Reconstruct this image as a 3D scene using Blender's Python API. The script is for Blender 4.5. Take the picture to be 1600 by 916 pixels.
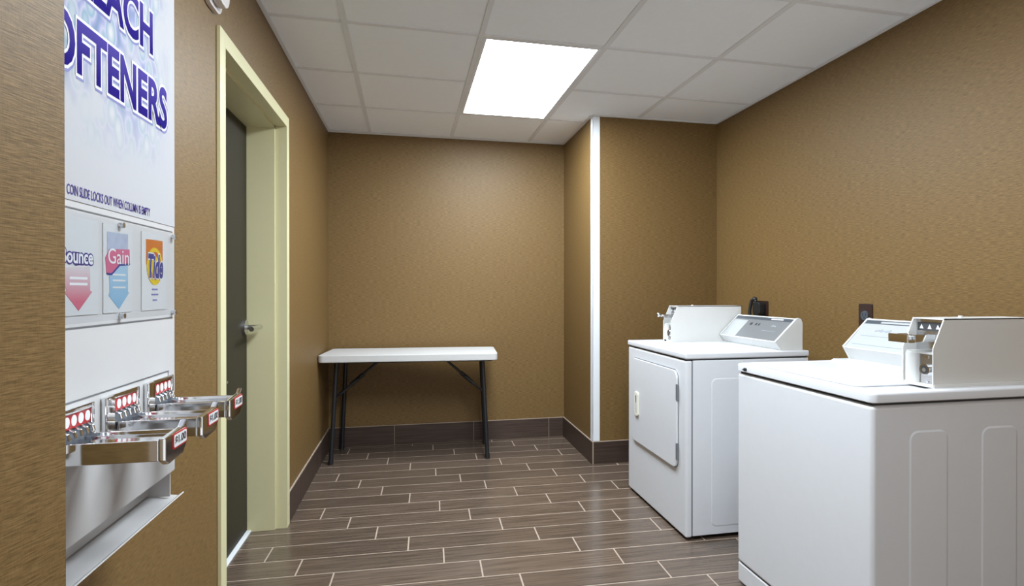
import bpy, bmesh, math, random
from mathutils import Vector, Matrix
random.seed(7)
for o in list(bpy.data.objects): bpy.data.objects.remove(o)
scene = bpy.context.scene
COL = scene.collection

# ------------------------------------------------------------------ camera
FPX = 902.99
cam_d = bpy.data.cameras.new('camera'); cam = bpy.data.objects.new('camera', cam_d); COL.objects.link(cam)
cam_d.sensor_fit = 'HORIZONTAL'; cam_d.sensor_width = 36.0
cam_d.lens = FPX * 36.0 / 1600.0
cam_d.shift_x = -43.31 / 1600.0
cam_d.clip_start = 0.02
cam.location = (0.6347, -4.5585, 1.1795)
cam.rotation_euler = (math.radians(90 - 0.2048), 0, math.radians(-12.1543))
scene.camera = cam
# ------------------------------------------------------------------ world, exposure
w = bpy.data.worlds.new('world'); scene.world = w; w.use_nodes = True
w.node_tree.nodes['Background'].inputs[0].default_value = (1, .98, .95, 1)
w.node_tree.nodes['Background'].inputs[1].default_value = 1.1
vs = scene.view_settings
vs.view_transform = 'Standard'; vs.look = 'None'; vs.gamma = 1.0; vs.use_curve_mapping = False
vs.exposure = 0.0
LIGHT = 38.5            # emission of the troffer lenses

# ------------------------------------------------------------------ materials
def lin(r, g, b, k=1.):
    f = lambda c: (c/255/12.92) if c/255 <= .04045 else ((c/255+.055)/1.055)**2.4
    return (f(r)*k, f(g)*k, f(b)*k, 1)
def new_mat(name):
    m = bpy.data.materials.new(name); m.use_nodes = True
    nt = m.node_tree; return m, nt, nt.nodes['Principled BSDF']
def mat(name, col, rough=.5, metal=0., spec=.5, coat=0., var=0., scale=30., bump=0., bscale=200.):
    m, nt, p = new_mat(name)
    p.inputs['Base Color'].default_value = col
    p.inputs['Roughness'].default_value = rough; p.inputs['Metallic'].default_value = metal
    p.inputs['Specular IOR Level'].default_value = spec; p.inputs['Coat Weight'].default_value = coat
    N = nt.nodes; Lk = nt.links
    tc = N.new('ShaderNodeTexCoord')
    nz = N.new('ShaderNodeTexNoise'); nz.inputs['Scale'].default_value = scale; nz.inputs['Detail'].default_value = 4
    Lk.new(tc.outputs['Object'], nz.inputs['Vector'])
    hs = N.new('ShaderNodeMixRGB'); hs.blend_type = 'MULTIPLY'; hs.inputs[0].default_value = 1
    rp = N.new('ShaderNodeMapRange'); rp.inputs[3].default_value = 1 - max(var, .02); rp.inputs[4].default_value = 1 + max(var, .02)
    Lk.new(nz.outputs['Fac'], rp.inputs[0]); hs.inputs[1].default_value = col
    Lk.new(rp.outputs[0], hs.inputs[2]); Lk.new(hs.outputs[0], p.inputs['Base Color'])
    if bump:
        n2 = N.new('ShaderNodeTexNoise'); n2.inputs['Scale'].default_value = bscale
        Lk.new(tc.outputs['Object'], n2.inputs['Vector'])
        b = N.new('ShaderNodeBump'); b.inputs['Strength'].default_value = bump; b.inputs['Distance'].default_value = .002
        Lk.new(n2.outputs['Fac'], b.inputs['Height']); Lk.new(b.outputs[0], p.inputs['Normal'])
    return m

def wallpaper():
    m, nt, p = new_mat('woven_vinyl_wallcovering'); N = nt.nodes; Lk = nt.links
    tc = N.new('ShaderNodeTexCoord'); sx = N.new('ShaderNodeSeparateXYZ'); Lk.new(tc.outputs['Object'], sx.inputs[0])
    ad = N.new('ShaderNodeMath'); Lk.new(sx.outputs[0], ad.inputs[0]); Lk.new(sx.outputs[1], ad.inputs[1])
    def stretched(u, v, detail=2, rough=.6):
        mu = N.new('ShaderNodeMath'); mu.operation = 'MULTIPLY'; mu.inputs[1].default_value = u; Lk.new(ad.outputs[0], mu.inputs[0])
        mv = N.new('ShaderNodeMath'); mv.operation = 'MULTIPLY'; mv.inputs[1].default_value = v; Lk.new(sx.outputs[2], mv.inputs[0])
        cb = N.new('ShaderNodeCombineXYZ'); Lk.new(mu.outputs[0], cb.inputs[0]); Lk.new(mv.outputs[0], cb.inputs[1])
        n = N.new('ShaderNodeTexNoise'); n.inputs['Scale'].default_value = 1; n.inputs['Detail'].default_value = detail
        n.inputs['Roughness'].default_value = rough
        Lk.new(cb.outputs[0], n.inputs['Vector']); return n
    weft = stretched(34, 520); warp = stretched(420, 90); big = stretched(14, 150, 3)
    mx = N.new('ShaderNodeMath'); mx.operation = 'MULTIPLY_ADD'; mx.inputs[1].default_value = .25
    Lk.new(warp.outputs['Fac'], mx.inputs[0]); Lk.new(weft.outputs['Fac'], mx.inputs[2])
    cr = N.new('ShaderNodeValToRGB'); Lk.new(mx.outputs[0], cr.inputs[0])
    cr.color_ramp.elements[0].position = .36; cr.color_ramp.elements[0].color = WALL_DARK
    cr.color_ramp.elements[1].position = .88; cr.color_ramp.elements[1].color = WALL_LIGHT
    mr = N.new('ShaderNodeMapRange'); mr.inputs[3].default_value = .93; mr.inputs[4].default_value = 1.07
    Lk.new(big.outputs['Fac'], mr.inputs[0])
    mm = N.new('ShaderNodeMixRGB'); mm.blend_type = 'MULTIPLY'; mm.inputs[0].default_value = 1
    Lk.new(cr.outputs[0], mm.inputs[1]); Lk.new(mr.outputs[0], mm.inputs[2]); Lk.new(mm.outputs[0], p.inputs['Base Color'])
    b = N.new('ShaderNodeBump'); b.inputs['Strength'].default_value = .22; b.inputs['Distance'].default_value = .0012
    Lk.new(mx.outputs[0], b.inputs['Height']); Lk.new(b.outputs[0], p.inputs['Normal'])
    p.inputs['Roughness'].default_value = .5; p.inputs['Specular IOR Level'].default_value = .32
    return m
WALL_DARK = (.082, .045, .0110, 1); WALL_LIGHT = (.240, .144, .053, 1)

def tile_mat(name, a, b, rough, randomize=.12, spec=.9):
    m, nt, p = new_mat(name); N = nt.nodes; Lk = nt.links
    tc = N.new('ShaderNodeTexCoord'); oi = N.new('ShaderNodeObjectInfo')
    mp = N.new('ShaderNodeMapping'); mp.inputs['Scale'].default_value = (2.2, 60, 60)
    ofs = N.new('ShaderNodeCombineXYZ'); ml = N.new('ShaderNodeMath'); ml.operation = 'MULTIPLY'; ml.inputs[1].default_value = 40
    Lk.new(oi.outputs['Random'], ml.inputs[0]); Lk.new(ml.outputs[0], ofs.inputs[0]); Lk.new(ofs.outputs[0], mp.inputs['Location'])
    Lk.new(tc.outputs['Object'], mp.inputs['Vector'])
    nz = N.new('ShaderNodeTexNoise'); nz.inputs['Scale'].default_value = 1.6; nz.inputs['Detail'].default_value = 5; nz.inputs['Distortion'].default_value = .4
    Lk.new(mp.outputs[0], nz.inputs['Vector'])
    cr = N.new('ShaderNodeValToRGB'); Lk.new(nz.outputs['Fac'], cr.inputs[0])
    cr.color_ramp.elements[0].position = .3; cr.color_ramp.elements[0].color = a
    cr.color_ramp.elements[1].position = .72; cr.color_ramp.elements[1].color = b
    mr = N.new('ShaderNodeMapRange'); mr.inputs[3].default_value = 1 - randomize; mr.inputs[4].default_value = 1 + randomize
    Lk.new(oi.outputs['Random'], mr.inputs[0])
    mm = N.new('ShaderNodeMixRGB'); mm.blend_type = 'MULTIPLY'; mm.inputs[0].default_value = 1
    Lk.new(cr.outputs[0], mm.inputs[1]); Lk.new(mr.outputs[0], mm.inputs[2]); Lk.new(mm.outputs[0], p.inputs['Base Color'])
    p.inputs['Roughness'].default_value = rough; p.inputs['Specular IOR Level'].default_value = spec
    bp = N.new('ShaderNodeBump'); bp.inputs['Strength'].default_value = .12; bp.inputs['Distance'].default_value = .0008
    Lk.new(nz.outputs['Fac'], bp.inputs['Height']); Lk.new(bp.outputs[0], p.inputs['Normal'])
    return m

def emit_mat(name, col, s):
    m, nt, p = new_mat(name)
    p.inputs['Base Color'].default_value = (.9, .9, .9, 1); p.inputs['Roughness'].default_value = .4
    p.inputs['Emission Color'].default_value = col; p.inputs['Emission Strength'].default_value = s
    return m

def clear_mat(name):
    m, nt, p = new_mat(name); N = nt.nodes; Lk = nt.links
    tr = N.new('ShaderNodeBsdfTransparent'); gl = N.new('ShaderNodeBsdfGlossy'); gl.inputs['Roughness'].default_value = .06
    lw = N.new('ShaderNodeLayerWeight'); pw = N.new('ShaderNodeMath'); pw.operation = 'POWER'; pw.inputs[1].default_value = 4
    fr = N.new('ShaderNodeMath'); fr.operation = 'MULTIPLY_ADD'; fr.inputs[1].default_value = .5; fr.inputs[2].default_value = .02
    Lk.new(lw.outputs['Facing'], pw.inputs[0]); Lk.new(pw.outputs[0], fr.inputs[0])
    mx = N.new('ShaderNodeMixShader'); Lk.new(fr.outputs[0], mx.inputs[0]); Lk.new(tr.outputs[0], mx.inputs[1]); Lk.new(gl.outputs[0], mx.inputs[2])
    tr.inputs[0].default_value = (.97, .98, .99, 1)
    Lk.new(mx.outputs[0], N['Material Output'].inputs['Surface']); return m

def poster_mat():
    m, nt, p = new_mat('printed_bubble_poster'); N = nt.nodes; Lk = nt.links
    tc = N.new('ShaderNodeTexCoord')
    mp = N.new('ShaderNodeMapping'); mp.inputs['Scale'].default_value = (1, 1.25, .8); mp.inputs['Rotation'].default_value = (.35, 0, 0)
    Lk.new(tc.outputs['Object'], mp.inputs['Vector'])
    v = N.new('ShaderNodeTexVoronoi'); v.feature = 'SMOOTH_F1'; v.inputs['Scale'].default_value = 26; v.inputs['Smoothness'].default_value = .25
    Lk.new(mp.outputs[0], v.inputs['Vector'])
    n = N.new('ShaderNodeTexNoise'); n.inputs['Scale'].default_value = 9; n.inputs['Detail'].default_value = 3; Lk.new(mp.outputs[0], n.inputs['Vector'])
    c1 = N.new('ShaderNodeValToRGB'); Lk.new(v.outputs['Distance'], c1.inputs[0])
    e = c1.color_ramp.elements; e[0].position = .08; e[0].color = (.50, .47, .46, 1); e[1].position = .85; e[1].color = (.14, .20, .29, 1)
    x = e.new(.30); x.color = (.33, .36, .40, 1); x = e.new(.46); x.color = (.20, .29, .35, 1); x = e.new(.56); x.color = (.38, .36, .45, 1); x = e.new(.70); x.color = (.22, .24, .38, 1)
    # bubbles fade out to a plain pale panel towards the edges of the print (a printed design)
    sp = N.new('ShaderNodeSeparateXYZ'); Lk.new(tc.outputs['Generated'], sp.inputs[0])
    fz = N.new('ShaderNodeMapRange'); fz.inputs[1].default_value = .12; fz.inputs[2].default_value = .36; Lk.new(sp.outputs[2], fz.inputs[0])
    fy = N.new('ShaderNodeMapRange'); fy.inputs[1].default_value = .97; fy.inputs[2].default_value = .68; Lk.new(sp.outputs[1], fy.inputs[0])
    fm = N.new('ShaderNodeMath'); fm.operation = 'MULTIPLY'; Lk.new(fz.outputs[0], fm.inputs[0]); Lk.new(fy.outputs[0], fm.inputs[1])
    f2 = N.new('ShaderNodeMapRange'); f2.inputs[1].default_value = .34; f2.inputs[2].default_value = .5; Lk.new(n.outputs['Fac'], f2.inputs[0])
    f3 = N.new('ShaderNodeMath'); f3.operation = 'MULTIPLY'; Lk.new(fm.outputs[0], f3.inputs[0]); Lk.new(f2.outputs[0], f3.inputs[1])
    mx = N.new('ShaderNodeMixRGB'); mx.inputs[1].default_value = (.40, .39, .40, 1); Lk.new(f3.outputs[0], mx.inputs[0]); Lk.new(c1.outputs[0], mx.inputs[2])
    Lk.new(mx.outputs[0], p.inputs['Base Color']); p.inputs['Roughness'].default_value = .7; p.inputs['Specular IOR Level'].default_value = .1
    return m

def gradient_mat(name, bottom, top, stops=(.15, .95)):
    m, nt, p = new_mat(name); N = nt.nodes; Lk = nt.links
    tc = N.new('ShaderNodeTexCoord'); sp = N.new('ShaderNodeSeparateXYZ'); Lk.new(tc.outputs['Generated'], sp.inputs[0])
    cr = N.new('ShaderNodeValToRGB'); Lk.new(sp.outputs[2], cr.inputs[0])
    cr.color_ramp.elements[0].color = bottom; cr.color_ramp.elements[0].position = stops[0]
    cr.color_ramp.elements[1].color = top; cr.color_ramp.elements[1].position = stops[1]
    Lk.new(cr.outputs[0], p.inputs['Base Color']); p.inputs['Roughness'].default_value = .8; p.inputs['Specular IOR Level'].default_value = .05
    return m

M = dict(
    wall=wallpaper(),
    grout=mat('grout', (.36, .28, .22, 1), .8, var=.08),
    tile=tile_mat('wood_look_porcelain', (.062, .042, .030, 1), (.146, .104, .077, 1), .22),
    basetile=tile_mat('wood_look_porcelain_base', (.042, .026, .019, 1), (.080, .052, .040, 1), .4, .06, .3),
    ctile=mat('mineral_ceiling_tile', (.92, .945, .97, 1), .9, spec=.2, var=.02, bump=.15, bscale=260),
    tee=mat('painted_ceiling_tee', (.78, .79, .80, 1), .6, spec=.2),
    slab=mat('plenum_slab', (.3, .3, .3, 1), .9),
    lens=emit_mat('troffer_lens', (.82, .92, 1, 1), LIGHT),
    white_trim=mat('white_vinyl_trim', (.80, .82, .85, 1), .4),
    cream=mat('cream_gloss_paint', lin(212, 205, 164), .35, var=.02),
    doorleaf=mat('dark_olive_door_paint', (.026, .021, .013, 1), .5, spec=.2, var=.08),
    black=mat('black_rubber', (.012, .012, .013, 1), .5),
    chrome=mat('chrome', (.78, .79, .81, 1), .09, 1.),
    nickel=mat('satin_nickel', (.62, .62, .63, 1), .22, 1.),
    enamel=mat('white_enamel', (.67, .675, .70, 1), .22, var=.01),
    enamel_warm=mat('almond_white_enamel', (.66, .65, .63, 1), .25, var=.01),
    plastic=mat('white_plastic', (.66, .66, .64, 1), .35),
    ivory=mat('ivory_plastic', (.80, .78, .66, 1), .35),
    gap=mat('dark_gap', (.03, .03, .032, 1), .7),
    hinge=mat('grey_hinge_steel', (.22, .23, .25, 1), .35, .6),
    console=mat('grey_console_film', (.17, .175, .18, 1), .3),
    console_band=mat('blue_grey_console_band', (.065, .075, .09, 1), .3),
    console_light=mat('silver_console_film', (.40, .41, .41, 1), .3),
    ink=mat('dark_print', (.03, .03, .035, 1), .5),
    ink_grey=mat('grey_print', (.30, .32, .35, 1), .5),
    tabletop=mat('grey_white_moulded_plastic', (.56, .55, .54, 1), .45, var=.02, bump=.1, bscale=500),
    leg=mat('charcoal_powder_coat', (.013, .014, .017, 1), .35),
    brown_plate=mat('dark_brown_plastic', (.030, .014, .011, 1), .3),
    dispenser=mat('pale_blue_white_powder_coat', (.48, .468, .465, 1), .35),
    card=mat('white_card', (.50, .50, .50, 1), .4),
    poster=poster_mat(),
    clear=clear_mat('clear_acrylic'),
    letter=gradient_mat('purple_gradient_print', lin(40, 10, 150, .42), lin(100, 84, 190, .42)),
    letter_edge=mat('pale_outline_print', (.56, .53, .55, 1), .6, spec=.2),
    letter_shadow=mat('violet_shadow_print', lin(140, 140, 200, .55), .6, spec=.2),
    purple=mat('purple_print', lin(62, 40, 150, .55), .4),
    pink=gradient_mat('pink_arrow_print', lin(226, 120, 140, .55), lin(240, 226, 228, .55), (.2, .95)),
    rose=mat('rose_print', lin(228, 110, 150, .55), .4),
    sky=gradient_mat('blue_arrow_print', lin(150, 196, 226, .55), lin(186, 216, 236, .55)),
    skypale=mat('pale_blue_pink_print', lin(196, 206, 228, .55), .4, var=.25, scale=60),
    navy=mat('navy_print', lin(24, 48, 150, .55), .4),
    orange=mat('orange_print', lin(226, 120, 30, .55), .4, var=.15, scale=80),
    orange_deep=mat('deep_orange_print', lin(214, 96, 24, .55), .4),
    yellow=mat('yellow_print', lin(250, 214, 30, .55), .4),
    white_ink=mat('white_print', (.6, .6, .6, 1), .4),
    red=mat('red_label', lin(206, 24, 30, .55), .35),
    device=mat('off_white_device_plastic', (.60, .55, .53, 1), .45),
    floorgap=mat('pale_threshold', (.75, .76, .78, 1), .35),
)

# ------------------------------------------------------------------ helpers
def link_mesh(name, me, material, parent=None, label=None):
    o = bpy.data.objects.new(name, me); COL.objects.link(o)
    if material is not None:
        me.materials.clear(); me.materials.append(material)
    if parent is not None:
        anc = parent
        while anc.parent is not None: anc = anc.parent
        if not anc.get('_local'): me.transform(Matrix.Translation(-world_loc(parent)))
        o.parent = parent
    if label: o['label'] = label
    return o
def world_loc(p):
    v = Vector(p.location)
    while p.parent is not None:
        p = p.parent; v = v + Vector(p.location)
    return v
class B:
    """collects shapes (world coordinates) and links them as one mesh object"""
    def __init__(s): s.bm = bmesh.new()
    def merge(s, bm):
        me = bpy.data.meshes.new('t'); bm.to_mesh(me); bm.free(); s.bm.from_mesh(me); bpy.data.meshes.remove(me); return s
    def box(s, a, b, bev=0., seg=2):
        bm = bmesh.new(); bmesh.ops.create_cube(bm, size=1)
        c = [(a[i]+b[i])/2 for i in range(3)]; d = [abs(b[i]-a[i]) for i in range(3)]
        bmesh.ops.transform(bm, matrix=Matrix.Translation(c) @ Matrix.Diagonal((*d, 1)), verts=bm.verts)
        if bev: bmesh.ops.bevel(bm, geom=bm.edges[:], offset=min(bev, min(d)*.49), segments=seg, affect='EDGES', profile=.5)
        return s.merge(bm)
    def poly(s, pts, axis, a, b, bev=0., seg=2):
        """pts: 2D outline extruded along axis from a to b. x:(y,z) y:(x,z) z:(x,y)"""
        bm = bmesh.new()
        def P(u, v, t): return {'x': (t, u, v), 'y': (u, t, v), 'z': (u, v, t)}[axis]
        lo = [bm.verts.new(P(u, v, a)) for u, v in pts]; hi = [bm.verts.new(P(u, v, b)) for u, v in pts]
        bm.faces.new(lo); bm.faces.new(hi[::-1]); n = len(pts)
        for i in range(n): bm.faces.new((lo[i], hi[i], hi[(i+1) % n], lo[(i+1) % n]))
        bmesh.ops.recalc_face_normals(bm, faces=bm.faces)
        if bev: bmesh.ops.bevel(bm, geom=bm.edges[:], offset=bev, segments=seg, affect='EDGES', profile=.5)
        return s.merge(bm)
    def rrect(s, u0, v0, u1, v1, r, axis, a, b, bev=0., n=6):
        return s.poly(rr(u0, v0, u1, v1, r, n), axis, a, b, bev)
    def cyl(s, p, q, r, n=16, r2=None):
        p, q = Vector(p), Vector(q); d = q-p; bm = bmesh.new()
        bmesh.ops.create_cone(bm, cap_ends=True, segments=n, radius1=r, radius2=r if r2 is None else r2, depth=d.length)
        bmesh.ops.transform(bm, matrix=Matrix.Translation((p+q)/2) @ d.to_track_quat('Z', 'Y').to_matrix().to_4x4(), verts=bm.verts)
        return s.merge(bm)
    def sph(s, c, r, n=14):
        bm = bmesh.new(); bmesh.ops.create_uvsphere(bm, u_segments=n, v_segments=n//2+2, radius=r)
        bmesh.ops.translate(bm, vec=c, verts=bm.verts); return s.merge(bm)
    def tube(s, pts, r, n=12):
        for i in range(len(pts)-1): s.cyl(pts[i], pts[i+1], r, n)
        for p in pts[1:-1]: s.sph(p, r, n)
        return s
    def build(s, name, material, parent=None, label=None, smooth=True, angle=35):
        me = bpy.data.meshes.new(name)
        if smooth:
            for f in s.bm.faces: f.smooth = True
            for e in s.bm.edges:
                e.smooth = e.is_manifold and e.calc_face_angle(0) < math.radians(angle)
        s.bm.to_mesh(me); s.bm.free()
        o = link_mesh(name, me, material, parent, label)
        if smooth:
            wn = o.modifiers.new('weighted_normals', 'WEIGHTED_NORMAL'); wn.keep_sharp = True; wn.weight = 100
        return o
def rr(u0, v0, u1, v1, r, n=6):
    pts = []
    for cx, cy, a in ((u1-r, v1-r, 0), (u0+r, v1-r, 90), (u0+r, v0+r, 180), (u1-r, v0+r, 270)):
        for k in range(n+1):
            t = math.radians(a+90*k/n); pts.append((cx+r*math.cos(t), cy+r*math.sin(t)))
    return pts
def ellipse(cu, cv, a, b, n=24): return [(cu+a*math.cos(2*math.pi*k/n), cv+b*math.sin(2*math.pi*k/n)) for k in range(n)]
def thing(name, label, cat, loc, group=None):
    o = bpy.data.objects.new(name, None); COL.objects.link(o); o.location = loc; o.empty_display_size = .05
    o['label'] = label; o['category'] = cat
    if group: o['group'] = group
    return o
def tag(o, label, cat, group=None):
    o['label'] = label; o['category'] = cat
    if group: o['group'] = group
    return o
def struct(o): o['kind'] = 'structure'; return o
def empty_struct(name, loc):
    o = bpy.data.objects.new(name, None); COL.objects.link(o); o.location = loc; o['kind'] = 'structure'; o.empty_display_size = .05; return o
def text(name, s, plane, pos, u0, u1, v0, v1, material, parent, bold=0., thick=.0004, label=None, slant=0.):
    """lettering fitted to the rectangle u0..u1, v0..v1 on a plane facing +x, -x or -y at pos"""
    cu = bpy.data.curves.new('t', 'FONT'); cu.body = s; cu.size = 1; cu.offset = 0; cu.extrude = 0; cu.resolution_u = 4
    ob = bpy.data.objects.new('t', cu); COL.objects.link(ob)
    def meshed(off):
        cu.offset = off
        dg = bpy.context.evaluated_depsgraph_get(); dg.update()
        return bpy.data.meshes.new_from_object(ob.evaluated_get(dg))
    base = meshed(0.); xs = [v.co.x for v in base.vertices]; ys = [v.co.y for v in base.vertices]
    x0, x1, y0, y1 = min(xs), max(xs), min(ys), max(ys); bpy.data.meshes.remove(base)
    me = meshed(bold)
    bpy.data.objects.remove(ob); bpy.data.curves.remove(cu)
    for v in me.vertices:
        a = (v.co.x-x0)/(x1-x0); b = (v.co.y-y0)/(y1-y0)
        U = u0+(u1-u0)*a+slant*(v1-v0)*(b-.5); V = v0+(v1-v0)*b
        v.co = {'+x': (pos+thick, U, V), '-x': (pos-thick, U, V), '-y': (U, pos-thick, V)}[plane]
    # overlapping neighbours are printed on alternate levels so that no two faces coincide
    n = len(me.vertices); par = list(range(n))
    def find(i):
        while par[i] != i: par[i] = par[par[i]]; i = par[i]
        return i
    for e in me.edges: par[find(e.vertices[0])] = find(e.vertices[1])
    ids = {}
    for i in range(n): ids.setdefault(find(i), []).append(i)
    order = sorted(ids.values(), key=lambda L: min(me.vertices[i].co.y for i in L))
    for k, L in enumerate(order):
        for i in L: me.vertices[i].co.x += (k % 2)*.00008
    m2 = bpy.data.meshes.new(name); m2.from_pydata([v.co[:] for v in me.vertices], [], [p.vertices[:] for p in me.polygons]); bpy.data.meshes.remove(me); me = m2
    return link_mesh(name, me, material, parent, label)

# ------------------------------------------------------------------ room dimensions (metres)
H = 2.3703; WB = 1.818; PD = -.791; WR = 2.739; YF = -5.7
DY0, DY1 = -2.487, -1.432       # outer edges of the door frame
DO0, DO1 = -2.437, -1.482       # clear opening
DZ = 2.000                      # head of the opening
NY = -3.72; NX = .203           # corner of the wall that comes forward beside the dispenser

# walls
b = B()
b.box((-.24, NY-.3, 0), (0, DO0, H+.02)); b.box((-.24, DO1, 0), (0, .0, H+.02)); b.box((-.24, DO0, DZ), (0, DO1, H+.02))
struct(b.build('wall_left', M['wall'], smooth=False))
a14 = math.radians(14)
fx, fy = NX-math.tan(a14)*(NY-YF), YF
b = B(); b.poly([(NX, NY), (fx, fy), (fx-.5, fy), (-.3, NY)], 'z', 0, H+.02)
struct(b.build('wall_left_return', M['wall'], smooth=False))
b = B(); b.box((-.24, 0, 0), (WR+.15, .15, H+.02)); struct(b.build('wall_back', M['wall'], smooth=False))
b = B(); b.box((WB, PD, 0), (WR, 0, H+.004)); struct(b.build('wall_chase', M['wall'], smooth=False))
b = B(); b.box((WR, YF, 0), (WR+.15, 0, H+.02)); struct(b.build('wall_right', M['wall'], smooth=False))

# floor: grout bed and one object for each plank tile
floor = struct(B().box((-.26, YF, -.06), (WR, 0, -.0006)).build('floor', M['grout'], smooth=False))
def clip(poly, axis, val, keep_less):
    out = []
    for i in range(len(poly)):
        p, q = poly[i], poly[(i+1) % len(poly)]
        ip = (p[axis] <= val) == keep_less or p[axis] == val; iq = (q[axis] <= val) == keep_less or q[axis] == val
        if ip: out.append(p)
        if ip != iq:
            t = (val-p[axis])/(q[axis]-p[axis]); out.append((p[0]+t*(q[0]-p[0]), p[1]+t*(q[1]-p[1])))
    return out
def clip_rect(poly, x0, y0, x1, y1):
    for ax, v, less in ((0, x0, False), (0, x1, True), (1, y0, False), (1, y1, True)):
        if len(poly) < 3: return []
        poly = clip(poly, ax, v, less)
    return poly if len(poly) >= 3 else []
def area(p): return abs(sum(p[i][0]*p[(i+1) % len(p)][1]-p[(i+1) % len(p)][0]*p[i][1] for i in range(len(p))))/2
def rot(x, y, a, o): c, s = math.cos(a), math.sin(a); return (o[0]+c*(x-o[0])-s*(y-o[1]), o[1]+s*(x-o[0])+c*(y-o[1]))
FT = -.0247; TW = .1516; TL = .6096; G = .0034
ROWS = {-8: -.643, -7: -.488, -6: -.337, -5: -.187, -4: -.031, -3: .136, -2: .287, -1: .431, 0: .595, 1: .761, 2: .915, 3: 1.063, 4: 1.22, 5: 1.379, 6: 1.534, 7: 1.686}
for i in range(-9, 30):
    jx = ROWS.get(i, .595+.1558*i)
    ya = -1.121-TW*i; yb = ya-TW
    for k in range(-14, 16):
        xa = jx+TL*k; xb = xa+TL
        if xb < -.5 or xa > WR+.3: continue
        q = [rot(x, y, FT, (.9, -1.5)) for x, y in ((xa+G, ya-G), (xa+G, yb+G), (xb-G, yb+G), (xb-G, ya-G))]
        q = clip_rect(q, -.165, YF, WR, 0)
        if len(q) < 3 or area(q) < 2e-4: continue
        cx = sum(p[0] for p in q)/len(q); cy = sum(p[1] for p in q)/len(q)
        bb = B(); bb.poly([(p[0]-cx, p[1]-cy) for p in q], 'z', -.009, 0)
        o = bb.build('floor_tile', M['tile'], smooth=False); o.location = (cx, cy, 0); o.parent = floor

# baseboards: a strip of grout with the tiles standing on it
BH = .15
def baseboard(name, fixed, axis, sign, a, bnd, joints, top=BH):
    """tiles along axis from a to bnd on a wall face at 'fixed'; sign = direction into the room"""
    t0, t1 = fixed, fixed+sign*.006
    def bx(u0, u1, z0, z1, th):
        s = B()
        if axis == 'y': s.box((min(fixed, fixed+sign*th), u0, z0), (max(fixed, fixed+sign*th), u1, z1))
        else: s.box((u0, min(fixed, fixed+sign*th), z0), (u1, max(fixed, fixed+sign*th), z1))
        return s
    base = struct(bx(a, bnd, 0, top+.004, .0075).build(name, M['grout'], smooth=False))
    es = [a]+list(joints)+[bnd]
    for u0, u1 in zip(es[:-1], es[1:]):
        s = B(); lo, hi = .003, .0105
        g0 = .0 if u0 == a else .0018; g1 = 0 if u1 == bnd else .0018
        x0, x1 = sorted((fixed+sign*.0076, fixed+sign*.0105))
        if axis == 'y': s.box((x0, u0+g0, .003), (x1, u1-g1, top))
        else: s.box((u0+g0, x0, .003), (u1-g1, x1, top))
        s.build('baseboard_tile', M['basetile'], base, smooth=False)
baseboard('baseboard_back', 0, 'x', -1, .011, WB-.011, (.479, 1.083, 1.69))
baseboard('baseboard_left', 0, 'y', 1, DY1+.002, -.0, (-1.14, -.53))
baseboard('baseboard_left_near', 0, 'y', 1, NY, DY0-.002, (-3.3, -2.7))
baseboard('baseboard_chase_side', WB, 'y', -1, PD-.0105, 0, (-.264,))
baseboard('baseboard_chase_front', PD, 'x', -1, WB+.0005, WR, (2.42,))
baseboard('baseboard_right', WR, 'y', -1, YF, PD-.011, tuple(-5.2+.61*k for k in range(7)))

# ceiling: slab, grid of tees and one object for each lay-in tile
ceil = struct(B().box((-1.2, YF-.1, H+.035), (WR+.1, .1, H+.09)).build('ceiling', M['slab'], smooth=False))
CT = .0143; CO = (.9, -1.2); GX = .3184; GY = -1.8625; S = .6096
lightcells = {(1, 0), (1, 1), (1, -2), (1, -3)}
def room_x0(): return -.0
for c in range(-3, 6):
    for r in range(-8, 5):
        if (c, r) in lightcells: continue
        x0, y0 = GX+S*(c-0), GY+S*r
        q = [rot(x, y, CT, CO) for x, y in ((x0+.003, y0+.003), (x0+S-.003, y0+.003), (x0+S-.003, y0+S-.003), (x0+.003, y0+S-.003))]
        q = clip_rect(q, -.0 if r > -3 else -.7, YF, WR, 0)
        if len(q) < 3 or area(q) < 1e-3: continue
        cx = sum(p[0] for p in q)/len(q); cy = sum(p[1] for p in q)/len(q)
        bb = B(); bb.poly([(p[0]-cx, p[1]-cy) for p in q], 'z', H+.0045, H+.018)
        o = bb.build('ceiling_tile', M['ctile'], smooth=False); o.location = (cx, cy, 0); o.parent = ceil
def tee(x0, y0, x1, y1, wd, z):
    d = Vector((x1-x0, y1-y0)); n = Vector((-d.y, d.x)).normalized()*wd/2
    q = [(x0+n.x, y0+n.y), (x0-n.x, y0-n.y), (x1-n.x, y1-n.y), (x1+n.x, y1+n.y)]
    q = clip_rect([rot(*p, CT, CO) for p in q], -.0 if min(y0, y1) > -3.6 or abs(x1-x0) < .1 else -.7, YF, WR, 0)
    if len(q) >= 3 and area(q) > 1e-4:
        B().poly(q, 'z', z, H+.0042).build('ceiling_tee', M['tee'], ceil, smooth=False)
for c in range(-1, 5): tee(GX+S*c, YF-.2, GX+S*c, .2, .024, H-.001)
for r in range(-6, 4):
    for c in range(-2, 5):
        if (c, r) in lightcells and (c, r-1) in lightcells: continue
        tee(GX+S*c+.012, GY+S*r, GX+S*(c+1)-.012, GY+S*r, .022, H-.0005)
for a_, b_ in (((0, NY, 0), (.018, 0, 0)), ((0, -.018, 0), (WB, 0, 0)), ((WB-.018, PD, 0), (WB, 0, 0)), ((WB, PD-.018, 0), (WR, PD, 0)), ((WR-.018, YF, 0), (WR, PD, 0))):
    B().box((a_[0], a_[1], H-.003), (b_[0], b_[1], H+.004)).build('wall_angle', M['tee'], ceil, smooth=False)

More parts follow.
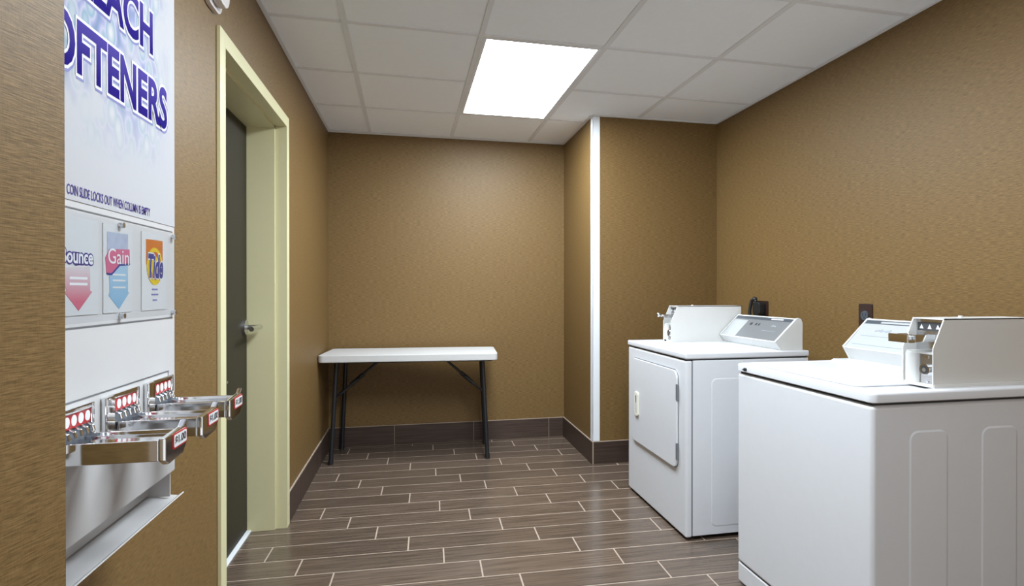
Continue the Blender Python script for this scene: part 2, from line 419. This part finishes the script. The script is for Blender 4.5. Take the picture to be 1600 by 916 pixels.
# white corner guard on the chase
b = B(); b.box((WB-.003, PD-.003, BH+.006), (WB+.046, PD, H-.004)); b.box((WB-.003, PD-.003, BH+.006), (WB, PD+.05, H-.004))
struct(b.build('trim_1', M['white_trim'], smooth=False))

# ------------------------------------------------------------------ door (in a deep cream steel frame)
door = empty_struct('door_1', (0, -1.96, 0))
b = B()
F1 = .012
for y0, y1 in ((DY0, DO0), (DO1, DY1)):
    b.box((0.0, y0, 0), (F1, y1, DZ+.05), .002)
b.box((0.0, DO0, DZ), (F1, DO1, DZ+.05), .002)
b.build('frame_face', M['cream'], door)
b = B()     # rabbeted jamb: outer reveal, stop, all running back through the wall
for s, y in ((1, DO0), (-1, DO1)):
    b.box((-.042, y-.0005*s, 0), (F1, y+s*.004, DZ)); b.box((-.205, y, 0), (-.042, y+s*.018, DZ))
b.box((-.042, DO0, DZ-.004), (F1, DO1, DZ)); b.box((-.205, DO0, DZ-.018), (-.042, DO1, DZ))
b.build('jamb', M['cream'], door)
b = B(); b.box((-.205, DO0+.021, .012), (-.168, DO1-.023, DZ-.021), .002)
leaf = b.build('door_leaf', M['doorleaf'], door)
B().box((-.215, DO0+.018, .0), (-.150, DO1-.018, .009), .003).build('threshold', M['floorgap'], door)
hy, hz = DO1-.075, 1.005
b = B(); b.cyl((-.168, hy, hz), (-.155, hy, hz), .036, 24); b.cyl((-.155, hy, hz), (-.100, hy, hz), .012)
h = b.build('lever_rose', M['nickel'], leaf)
b = B(); b.tube([(-.098, hy+.014, hz), (-.098, hy-.06, hz), (-.102, hy-.125, hz-.002)], .0115); b.build('lever_handle', M['nickel'], leaf)
B().cyl((-.168, hy-.25, .78), (-.1665, hy-.25, .78), .006).build('screw_head', M['nickel'], leaf)

# ------------------------------------------------------------------ ceiling lights
def troffer(c, r, label):
    x0, y0 = GX+S*c, GY+S*r; cx, cy = rot(x0+S/2, y0+S, CT, CO)
    t = thing('ceiling_light', label, 'ceiling light', (cx, cy, H), 'recessed ceiling lights'); t.rotation_euler.z = CT; t['_local'] = 1
    hw, hl = S/2-.0125, S-.0125; fw = .018
    b = B(); z0, z1 = -.001, .03
    b.box((-hw, -hl, z0), (-hw+fw, hl, z1)); b.box((hw-fw, -hl, z0), (hw, hl, z1))
    b.box((-hw+fw, -hl, z0), (hw-fw, -hl+fw, z1)); b.box((-hw+fw, hl-fw, z0), (hw-fw, hl, z1))
    b.build('frame', M['white_trim'], t, smooth=False)
    b = B(); b.box((-hw+fw, -hl+fw, .004), (hw-fw, hl-fw, .010)); b.build('lens', M['lens'], t, smooth=False)
troffer(1, 0, 'glowing recessed ceiling panel light in front of the back wall')
troffer(1, -3, 'recessed ceiling panel light over the open floor before the washer')

# ------------------------------------------------------------------ folding table
tb = thing('folding_table', 'grey-white plastic folding table with charcoal metal legs against the back wall', 'table', (.613, -.318, 0))
tb.rotation_euler.z = math.radians(-4.2); tb['_local'] = 1
b = B()
b.rrect(-.597, -.245, .597, .245, .035, 'z', .702, .75, .006, 6)
b.build('table_top', M['tabletop'], tb)
B().rrect(-.56, -.215, .56, .215, .02, 'z', .694, .7015).build('under_rail', M['leg'], tb)
for sx in (-1, 1):
    for sy in (-.15, .232):
        b = B(); b.tube([(sx*.53, sy, .02), (sx*.497, sy*.86+.01, .695)], .0145)
        lg = b.build('leg', M['leg'], tb)
        B().cyl((sx*.531, sy, 0), (sx*.529, sy, .035), .0170).build('foot_cap', M['black'], lg)
    b = B(); b.tube([(sx*.509, -.138, .445), (sx*.509, .213, .445)], .009); b.build('crossbar', M['leg'], tb)
    b = B(); b.tube([(sx*.505, .03, .445), (sx*.40, .03, .535)], .009); b.tube([(sx*.40, .03, .535), (sx*.22, .03, .695)], .009)
    br = b.build('brace', M['leg'], tb)
    b = B(); b.cyl((sx*.43, .03, .51), (sx*.34, .03, .588), .0145); b.sph((sx*.37, .016, .558), .008); b.build('locking_sleeve', M['black'], br)

# ------------------------------------------------------------------ laundry machines
def console(root, y0, y1, dz, face, nm, zb):
    """sloped control console running along y between y0 (near) and y1 (far)"""
    prof = [(2.393, zb), (2.360, .930+dz), (2.478, 1.042+dz), (2.490, 1.046+dz), (2.505, 1.040+dz), (2.513, 1.022+dz), (2.513, zb)]
    body = B()
    inner = [(x+.006 if x < 2.47 else x, z-.004 if z > zb+.01 else z) for x, z in prof]
    body.poly(inner, 'y', y0+.014, y1-.008, 0); cb = body.build('control_console', M['plastic'], root, label='white sloped control console')
    B().poly(prof, 'y', y0, y0+.014, .003).build('end_cap', M['plastic'], cb)
    B().poly(prof, 'y', y1-.008, y1, .002).build('end_cap', M['plastic'], cb)
    # film on the sloped face
    p0 = Vector((2.366, .926+dz)); p1 = Vector((2.478, 1.038+dz)); d = (p1-p0); n = Vector((-d.y, d.x)).normalized()
    def strip(name, f0, f1, ya, yb, mt, lift):
        a = p0+d*f0+n*lift; c = p0+d*f1+n*lift; bm = B()
        bm.poly([(a.x, a.y), (c.x, c.y), (c.x-n.x*.002, c.y-n.y*.002), (a.x-n.x*.002, a.y-n.y*.002)], 'y', ya, yb)
        return bm.build(name, mt, cb, smooth=False)
    L = y1-y0
    strip('control_film', .04, .86, y0+.016, y1-.010, face, .0012)
    strip('control_band', .86, .985, y0+.016, y1-.010, M['console_band'], .0014)
    if nm == 'dryer':
        strip('control_film', .04, .80, y0+L*.72, y1-.012, M['console_light'], .0016)
        strip('band_window', .90, .95, y0+L*.17, y0+L*.36, M['white_ink'], .0018)
        for f, wd in ((.60, .022), (.52, .014), (.47, .012)): strip('printed_mark', .60, .70, y0+L*f, y0+L*f+wd, M['ink'], .0020)
        for k in range(4): strip('printed_mark', .60+.02*(k % 2), .645+.015*(k % 3), y0+L*(.20+.022*k), y0+L*(.215+.022*k), M['ink_grey'], .0020)
        strip('printed_line', .40, .415, y0+L*.15, y0+L*.36, M['ink_grey'], .0020)
    else:
        strip('band_window', .89, .95, y1-.26, y1-.09, M['console_light'], .0018)
        for k in range(6): strip('printed_mark', .60+.02*(k % 2), .65+.02*(k % 3), y1-.105-.013*k, y1-.095-.013*k, M['ink_grey'], .0020)
        strip('printed_line', .44, .452, y0+.05, y1-.04, M['ink_grey'], .0020)
        strip('printed_line', .14, .155, y0+.05, y1-.03, M['ink_grey'], .0020)
    return cb
def coin_box(root, x0, x1, y0, y1, zb, knob):
    """sheet-metal coin box, open at the front, slide sticking out towards -x; y0 near side, y1 far side"""
    z1, zt, ch = zb+.118, zb+.207, .040
    prof = [(x0, zb), (x0, z1), (x0+ch, zt), (x1, zt), (x1, zb)]
    b = B(); t = .0035
    b.poly(prof, 'y', y0, y0+t); b.poly(prof, 'y', y1-t, y1)
    b.box((x0+ch-.002, y0, zt-t), (x1, y1, zt)); b.box((x1-t, y0, zb), (x1, y1, zt))
    hs = b.build('coin_box', M['enamel_warm'], root, label='white sheet metal coin box', smooth=False)
    B().box((x0+.002, y0-.002, zb), (x1, y1+.002, zb+.010)).build('base_flange', M['enamel_warm'], hs, smooth=False)
    ym = (y0+y1)/2
    # recessed mechanism face
    B().box((x0+.050, y0+t, zb+.105), (x0+.058, y1-t, zt-t)).build('mechanism_plate', M['nickel'], hs)
    lab = B().box((x0+.0475, y0+.012, zt-.040), (x0+.0498, y1-.010, zt-.014)).build('instruction_label', M['gap'], hs)
    for k in range(3): B().poly([(y0+.022+.029*k, zt-.034), (y0+.036+.029*k, zt-.034), (y0+.029+.029*k, zt-.020)], 'x', x0+.0468, x0+.0474).build('printed_triangle', M['white_ink'], hs)
    for k in range(8): B().box((x0+.046, y0+.014+.0105*k, zt-.056), (x0+.0497, y0+.020+.0105*k, zt-.048)).build('coin_prong', M['gap'], hs)
    B().box((x0+.012, y0+t, zb+.098), (x0+.058, y1-t, zb+.105)).build('shelf', M['plastic'], hs)
    B().box((x0+.012, y0+t, zb+.004), (x0+.018, ym-.001, zb+.098)).build('lock_plate', M['nickel'], hs)
    b = B(); b.cyl((x0+.012, y0+.030, zb+.052), (x0-.001, y0+.030, zb+.052), .0175, 24); lk = b.build('lock_cylinder', M['chrome'], hs)
    b = B(); b.cyl((x0-.0008, y0+.030, zb+.052), (x0-.0016, y0+.030, zb+.052), .013, 20); b.build('lock_face', M['gap'], hs)
    b = B(); b.cyl((x0-.0015, y0+.030, zb+.052), (x0-.0024, y0+.030, zb+.052), .0065, 16); b.build('key_way', M['nickel'], hs)
    for zz in (zb+.014, zb+.090): B().cyl((x0+.012, y0+.030, zz), (x0+.0095, y0+.030, zz), .004, 12).build('screw_head', M['chrome'], hs)
    B().rrect(x0+.002, ym+.002, x0+.050, y1-t, .010, 'z', zb+.001, zb+.100).build('cash_drawer', M['plastic'], hs)
    # coin slide
    zs = zb+.148
    if knob:
        sl = B().box((x0-.030, ym-.022, zs-.010), (x0+.050, ym+.022, zs+.010), .002).build('coin_slide', M['nickel'], hs)
        b = B(); b.cyl((x0-.030, ym, zs+.002), (x0-.048, ym, zs+.006), .006); b.sph((x0-.052, ym, zs+.008), .013); b.build('slide_knob', M['nickel'], sl)
    else:
        sl = B().box((x0-.042, ym-.034, zs-.012), (x0+.050, ym+.034, zs+.011), .002).build('coin_slide', M['chrome'], hs)
        B().box((x0-.068, ym-.036, zs-.014), (x0-.0425, ym+.036, zs-.004), .002).build('slide_handle', M['chrome'], sl)
        B().box((x0-.072, ym-.036, zs-.014), (x0-.0665, ym+.036, zs+.012), .002).build('slide_handle_lip', M['chrome'], sl)
        B().box((x0-.064, ym-.024, zs-.004), (x0-.044, ym+.024, zs+.006), .001).build('price_tag', M['white_ink'], sl)
    B().cyl((x0+.16, ym, zt), (x0+.16, ym, zt+.006), .006, 12).build('top_rivet', M['plastic'], hs)
    return hs
def raised(u0, v0, u1, v1, r, y, name, root, mt):
    """pressed panel raised out of a side that faces -y"""
    o = rr(u0, v0, u1, v1, r, 8); i = rr(u0+.006, v0+.006, u1-.006, v1-.006, max(r-.006, .002), 8)
    bm = bmesh.new(); n = len(o)
    vo = [bm.verts.new((u, y, v)) for u, v in o]; vi = [bm.verts.new((u, y-.0014, v)) for u, v in i]
    for k in range(n): bm.faces.new((vo[k], vo[(k+1) % n], vi[(k+1) % n], vi[k]))
    bm.faces.new(vi); bmesh.ops.recalc_face_normals(bm, faces=bm.faces)
    q = B(); q.merge(bm)
    return q.build(name, mt, root, angle=8)

# dryer
DX, DXR, DN, DF, DT = 1.880, 2.535, -2.045, -1.295, .886
dr = thing('dryer', 'white coin-operated dryer with a square front door beside the chase', 'dryer', ((DX+DXR)/2, (DN+DF)/2, 0))
b = B(); b.box((DX+.0352, DN, .018), (DXR, DF, .850), .004); body = b.build('cabinet', M['enamel'], dr)
b = B(); b.box((DX, DN, .012), (DX+.0345, DF, .850), .010, 4); fp = b.build('front_panel', M['enamel'], dr)
B().box((DX+.032, DN+.0015, .02), (DX+.039, DF-.0015, .846)).build('panel_seam', M['hinge'], dr)
B().box((DX+.006, DN+.006, .848), (DXR-.004, DF-.006, .857)).build('top_gap', M['gap'], dr)
b = B(); b.box((DX-.004, DN-.004, .8565), (DXR+.004, DF+.004, DT), .007, 3); b.build('top_panel', M['enamel'], dr)
for fxx in (DX+.05, DXR-.05):
    for fyy in (DN+.05, DF-.05): B().cyl((fxx, fyy, 0), (fxx, fyy, .02), .022).build('foot', M['black'], dr)
# door with its shadow gap
d0, d1, e0, e1 = -1.966, -1.376, .318, .792
B().rrect(d0-.004, e0-.004, d1+.004, e1+.004, .044, 'x', DX-.0012, DX+.002, 0, 8).build('door_gap', M['hinge'], dr)
b = B(); b.rrect(d0, e0, d1, e1, .040, 'x', DX-.011, DX+.0, .004, 8); dd = b.build('dryer_door', M['enamel'], dr)
for z0, z1 in ((.650, .728), (.362, .442)): B().box((DX-.0135, d0-.006, z0), (DX-.0005, d0+.004, z1), .002).build('hinge', M['hinge'], dr)
b = B(); b.rrect(-1.489, .470, -1.436, .606, .014, 'x', DX-.019, DX-.0105, .003); hd = b.build('door_pull', M['ivory'], dd)
B().rrect(-1.476, .486, -1.450, .592, .008, 'x', DX-.0195, DX-.0188).build('pull_recess', M['plastic'], hd)
B().box((DX-.0200, -1.466, .545), (DX-.0193, -1.458, .585)).build('pull_slot', M['gap'], hd)
raised(2.010, .055, 2.44, .764, .03, DN, 'pressed_panel', dr, M['enamel'])
console(dr, DN+.012, -1.500, 0, M['console'], 'dryer', DT-.001)
coin_box(dr, 2.062, 2.510, -1.490, -1.384, DT, True)
B().cyl((2.20, -1.62, DT), (2.20, -1.62, DT+.0012), .007).build('top_plug', M['plastic'], dr)

# washer
WX, WXR, WN, WF, WT = 1.910, 2.570, -3.148, -2.440, .889
ws = thing('washing_machine', 'white top-loading coin-operated washer with a wide closed lid', 'washing machine', ((WX+WXR)/2, (WN+WF)/2, 0))
b = B(); b.box((WX, WN, .090), (WXR, WF, .850), .012, 4); b.build('cabinet', M['enamel'], ws)
B().box((WX+.008, WN+.008, .082), (WXR-.008, WF-.008, .092)).build('kick_gap', M['gap'], ws)
b = B(); b.box((WX+.002, WN+.002, .010), (WXR, WF-.002, .086), .006, 3); b.build('kick_panel', M['enamel'], ws)
for fxx in (WX+.05, WXR-.05):
    for fyy in (WN+.05, WF-.05): B().cyl((fxx, fyy, 0), (fxx, fyy, .012), .022).build('foot', M['black'], ws)
B().box((WX+.010, WN+.010, .847), (WXR-.006, WF-.010, .857)).build('top_gap', M['gap'], ws)
# top: rounded rim around a slightly sunken deck
bm = bmesh.new()
def ring(inset, z, r): return [bm.verts.new((u, v, z)) for u, v in rr(WX-.004+inset, WN-.004+inset, WXR+.004-inset, WF+.004-inset, max(r-inset, .006), 6)]
rings = [ring(.006, .8565, .02), ring(0, .8600, .02), ring(0, .8800, .02), ring(.003, .8865, .02), ring(.009, WT, .02), ring(.028, WT, .02), ring(.040, WT-.006, .03)]
for A, C in zip(rings[:-1], rings[1:]):
    for k in range(len(A)): bm.faces.new((A[k], A[(k+1) % len(A)], C[(k+1) % len(A)], C[k]))
bm.faces.new(rings[-1]); bm.faces.new(rings[0][::-1]); bmesh.ops.recalc_face_normals(bm, faces=bm.faces)
q = B(); q.merge(bm); q.build('top_panel', M['enamel'], ws, angle=50)
b = B(); b.rrect(WX+.05, WN+.115, 2.30, WF-.05, .03, 'z', WT-.0058, WT+.001, .003); ld = b.build('lid', M['enamel'], ws)
b = B(); b.poly([(2.300, WT-.006), (2.330, WT+.010), (WXR-.03, WT+.010), (WXR-.03, WT-.006)], 'y', WN+.03, WF-.03, .002); b.build('rear_deck', M['enamel'], ws)
b = B(); b.cyl((WX-.004, -2.508, .870), (WX-.012, -2.508, .870), .0065, 16); b.box((WX-.016, -2.511, .868), (WX-.010, -2.500, .8715)); b.build('front_lock', M['black'], ws)
for u0, u1 in ((2.034, 2.170), (2.290, 2.424)): raised(u0, .13, u1, .773, .03, WN, 'pressed_panel', ws, M['enamel'])
console(ws, WN+.135, WF-.045, .022, M['console_light'], 'washer', WT+.008)
coin_box(ws, 2.142, 2.530, WN+.024, WN+.136, WT, False)

# ------------------------------------------------------------------ outlets on the right wall
ot = thing('wall_outlet', 'dark outlet plate with a plugged-in black cord above the dryer', 'outlet', (WR, -1.345, 1.06))
B().rrect(-1.410, 1.000, -1.295, 1.118, .006, 'x', WR-.007, WR, .002).build('cover_plate', M['brown_plate'], ot)
b = B(); b.rrect(-1.390, 1.028, -1.312, 1.112, .018, 'x', WR-.050, WR-.007, .008); pl = b.build('plug', M['black'], ot)
b = B(); b.sph((WR-.035, -1.318, 1.128), .016); b.tube([(WR-.033, -1.330, 1.112), (WR-.035, -1.318, 1.128), (WR-.040, -1.292, 1.118), (WR-.045, -1.280, 1.06), (WR-.048, -1.278, .95), (WR-.05, -1.282, .60)], .010)
b.build('power_cord', M['black'], pl)
o2 = thing('wall_outlet', 'dark brown outlet plate with one round grey receptacle above the washer', 'outlet', (WR, -2.19, 1.06))
B().rrect(-2.233, 1.000, -2.148, 1.118, .005, 'x', WR-.006, WR, .002).build('cover_plate', M['brown_plate'], o2)
b = B(); b.cyl((WR-.006, -2.190, 1.062), (WR-.0115, -2.190, 1.062), .0225, 28); rc = b.build('receptacle', M['console_band'], o2)
for dy, dz_ in ((-.009, .004), (.009, .004), (0, -.010)): B().box((WR-.0123, -2.190+dy-.0015, 1.062+dz_-.005), (WR-.0114, -2.190+dy+.0015, 1.062+dz_+.005)).build('slot', M['black'], rc)

# ------------------------------------------------------------------ wall device above the dispenser
dv = thing('wall_device', 'off-white rounded plastic device high on the wall beside the door frame', 'wall device', (0, -2.55, 2.08))
B().rrect(-2.625, 2.072, -2.475, 2.21, .05, 'x', 0, .016, .003, 8).build('back_plate', M['device'], dv)
b = B(); b.rrect(-2.605, 2.084, -2.495, 2.20, .045, 'x', .016, .045, .008, 8); b.build('casing', M['device'], dv)

# ------------------------------------------------------------------ laundry supply dispenser
PX = .130; PY0, PY1 = -3.668, -3.180; PT = 1.98
ds = thing('soap_dispenser', 'tall white laundry supply vending machine with three chrome coin slides', 'vending machine', (0, -3.43, .744))
b = B(); b.box((.0, PY0+.006, .746), (PX-.045, PY1-.012, PT), .003); b.box((PX-.046, PY0+.006, .80), (PX-.016, PY1-.006, PT-.003), .002)
b.build('cabinet', M['dispenser'], ds)
b = B(); b.box((PX-.016, PY0, .795), (PX, PY1, PT), .003); fpn = b.build('front_door', M['dispenser'], ds)
# delivery chute: sunken bay with cheeks and a curled lip
for yy in (PY0+.006, PY1-.018): B().box((PX-.050, yy, .744), (PX-.004, yy+.004, .797)).build('chute_cheek', M['dispenser'], ds)
lip = [(PX-.050, .746), (PX-.012, .741), (PX+.004, .739), (PX+.014, .746), (PX+.0155, .744), (PX+.0055, .7355), (PX-.012, .7375), (PX-.050, .742)]
b = B(); b.poly(lip, 'y', PY0, PY1+.004); b.build('delivery_tray', M['dispenser'], ds)
# poster on the upper door
B().box((PX, PY0+.004, 1.316), (PX+.0012, PY1-.004, PT-.004)).build('poster', M['poster'], fpn, smooth=False)
PF = PX+.0012
for s, u0, u1, v0, v1 in (('BLEACH', -3.590, -3.292, 1.643, 1.720), ('SOFTENERS', -3.658, -3.226, 1.514, 1.592)):
    text('lettering_shadow', s, '+x', PF, u0+.002, u1+.002, v0-.004, v1-.004, M['letter_shadow'], fpn, .075, .0003)
    text('lettering_outline', s, '+x', PF, u0, u1, v0, v1, M['letter_edge'], fpn, .075, .0006)
    text('lettering', s, '+x', PF, u0, u1, v0, v1, M['letter'], fpn, .03, .0010)
text('lettering', 'COIN SLIDE LOCKS OUT WHEN COLUMN IS EMPTY', '+x', PF, -3.576, -3.302, 1.324, 1.339, M['purple'], fpn, .012, .0005)
# product window: frame lines, cards, clear cover, screws
b = B(); b.box((PX-.0005, PY0+.01, 1.303), (PX+.0006, PY1-.014, 1.3055)); b.build('window_edge', M['hinge'], fpn)
b = B(); b.box((PX-.0005, PY0+.01, 1.1215), (PX+.0006, PY1-.014, 1.1245)); b.build('window_edge', M['hinge'], fpn)
def card(u0, u1, label): 
    return B().box((PX, u0, 1.142), (PX+.0012, u1, 1.292)).build('product_card', M['card'], fpn, label)
CX = PX+.0012
def flat(pts, lift, mt, par, name='printed_shape'):
    return B().poly(pts, 'x', CX, CX+lift).build(name, mt, par, smooth=False)
c1 = card(-3.600, -3.489, 'dryer sheet card with a pink down arrow')
flat([(-3.590, 1.214), (-3.514, 1.218), (-3.514, 1.180), (-3.508, 1.178), (-3.546, 1.149), (-3.584, 1.178), (-3.578, 1.180), (-3.590, 1.214)][:-1], .0003, M['pink'], c1, 'printed_arrow')
text('printed_name', 'Bounce', '+x', CX, -3.592, -3.507, 1.222, 1.243, M['purple'], c1, .10, .0004)
text('printed_name', 'Bounce', '+x', CX, -3.592, -3.507, 1.222, 1.243, M['white_ink'], c1, .025, .0007)
for zz in (1.197, 1.188): flat([(-3.570, zz), (-3.522, zz), (-3.522, zz+.004), (-3.570, zz+.004)], .0005, M['white_ink'], c1, 'printed_line')
c2 = card(-3.474, -3.374, 'fabric softener card with a pale blue down arrow')
flat([(-3.462, 1.240), (-3.390, 1.240), (-3.390, 1.281), (-3.462, 1.279)], .0003, M['skypale'], c2)
flat([(-3.456, 1.225), (-3.391, 1.232), (-3.391, 1.178), (-3.387, 1.176), (-3.423, 1.148), (-3.458, 1.172), (-3.454, 1.178)], .0004, M['sky'], c2, 'printed_arrow')
flat([(-3.464, 1.209), (-3.468, 1.235), (-3.455, 1.250), (-3.385, 1.254), (-3.384, 1.229), (-3.420, 1.226), (-3.448, 1.209)], .0006, M['rose'], c2)
flat([(-3.464, 1.207), (-3.448, 1.206), (-3.420, 1.223), (-3.384, 1.226), (-3.384, 1.229), (-3.420, 1.227), (-3.448, 1.210), (-3.464, 1.210)], .0007, M['navy'], c2)
text('printed_name', 'Gain', '+x', CX, -3.460, -3.388, 1.226, 1.252, M['white_ink'], c2, .0, .0009)
for zz in (1.206, 1.196, 1.184): flat([(-3.445, zz), (-3.400, zz), (-3.400, zz+.003), (-3.445, zz+.003)], .0006, M['card'], c2, 'printed_line')
c3 = card(-3.337, -3.231, 'detergent card with an orange and yellow bullseye')
flat([(-3.319, 1.190+.04), (-3.245, 1.190+.04), (-3.245, 1.281), (-3.319, 1.279)], .0003, M['orange'], c3)
flat(ellipse(-3.281, 1.228, .036, .037), .0005, M['yellow'], c3)
flat(ellipse(-3.281, 1.229, .027, .028), .0007, M['orange_deep'], c3)
flat(ellipse(-3.281, 1.228, .019, .020), .0009, M['yellow'], c3)
text('printed_name', 'Tide', '+x', CX, -3.313, -3.246, 1.206, 1.250, M['white_ink'], c3, .07, .0011, slant=.12)
text('printed_name', 'Tide', '+x', CX, -3.313, -3.246, 1.206, 1.250, M['navy'], c3, .035, .0014, slant=.12)
for zz, ww in ((1.181, .025), (1.171, .030), (1.160, .018)): flat([(-3.281-ww/2, zz), (-3.281+ww/2, zz), (-3.281+ww/2, zz+.003), (-3.281-ww/2, zz+.003)], .0004, M['letter_shadow'], c3, 'printed_line')
B().box((PX+.0035, PY0+.012, 1.130), (PX+.0055, PY1-.010, 1.300)).build('clear_cover', M['clear'], fpn, smooth=False)
for u, v in ((-3.420, 1.294), (-3.418, 1.136), (-3.197, 1.294), (-3.197, 1.134), (-3.640, 1.294), (-3.640, 1.136)):
    b = B(); b.cyl((PX, u, v), (PX+.0085, u, v), .0048, 14); b.build('cover_screw', M['nickel'], fpn)
# outline of the coin mechanism plate
b = B(); b.box((PX-.0005, PY0+.03, 1.011), (PX+.0008, -3.215, 1.0135)); b.box((PX-.0005, -3.2175, .990), (PX+.0008, -3.215, 1.0135)); b.build('plate_edge', M['hinge'], fpn)
for k in range(3):
    yc = -3.2545-.1535*k
    # bezel around the coin entry
    b = B()
    b.box((PX, yc-.074, .940), (PX+.010, yc-.046, 1.004), .003); b.box((PX, yc+.044, .940), (PX+.006, yc+.052, 1.004), .002)
    b.box((PX, yc-.046, .996), (PX+.006, yc+.044, 1.004), .001)
    bz = b.build('coin_bezel', M['chrome'], ds)
    B().box((PX, yc-.046, .942), (PX+.0015, yc+.044, .996)).build('bezel_back', M['console_band'], bz)
    lb = B().rrect(yc-.043, .974, yc+.043, .996, .003, 'x', PX+.0015, PX+.0035).build('coin_label', M['red'], bz)
    for j in range(4):
        B().poly(ellipse(yc-.021+.0185*j, .985, .0072, .0082, 18), 'x', PX+.0035, PX+.0041).build('printed_coin', M['white_ink'], lb)
    for j in range(5):
        b = B(); b.tube([(PX+.002, yc-.030+.0165*j, .973), (PX+.010, yc-.030+.0165*j, .969), (PX+.012, yc-.030+.0165*j, .9605)], .0022, 8); b.build('coin_prong', M['chrome'], bz)
    # the slide: shallow chrome tray with a pushing plate at its end
    y0, y1 = yc-.041, yc+.040; X1 = .272
    b = B(); b.poly([(y0, .926), (y1, .926), (y1, .9575), (y1-.006, .9575), (y1-.007, .9515), (y0+.007, .9515), (y0+.006, .9575), (y0, .9575)], 'x', PX, X1-.010, .0012)
    sl = b.build('coin_slide', M['chrome'], ds)
    b = B(); b.poly([(y0-.001, .926), (y0-.001, .960), (y1-.012, .963), (y1+.001, .972), (y1+.001, .935), (y1-.014, .921), (y0+.012, .918)], 'x', X1-.010, X1, .002); b.build('push_plate', M['chrome'], sl)
    pt = B().rrect(yc-.016, .936, yc+.038, .960, .004, 'x', X1, X1+.001).build('price_tag', M['red'], sl)
    B().rrect(yc-.0135, .9385, yc+.0355, .9575, .003, 'x', X1+.001, X1+.0014).build('tag_face', M['white_ink'], pt)
    text('price', '$1.00', '+x', X1+.0014, yc-.010, yc+.032, .9415, .9545, M['ink'], pt, .03, .0003)

# drop the helper flags
for o in bpy.data.objects:
    if '_local' in o: del o['_local']
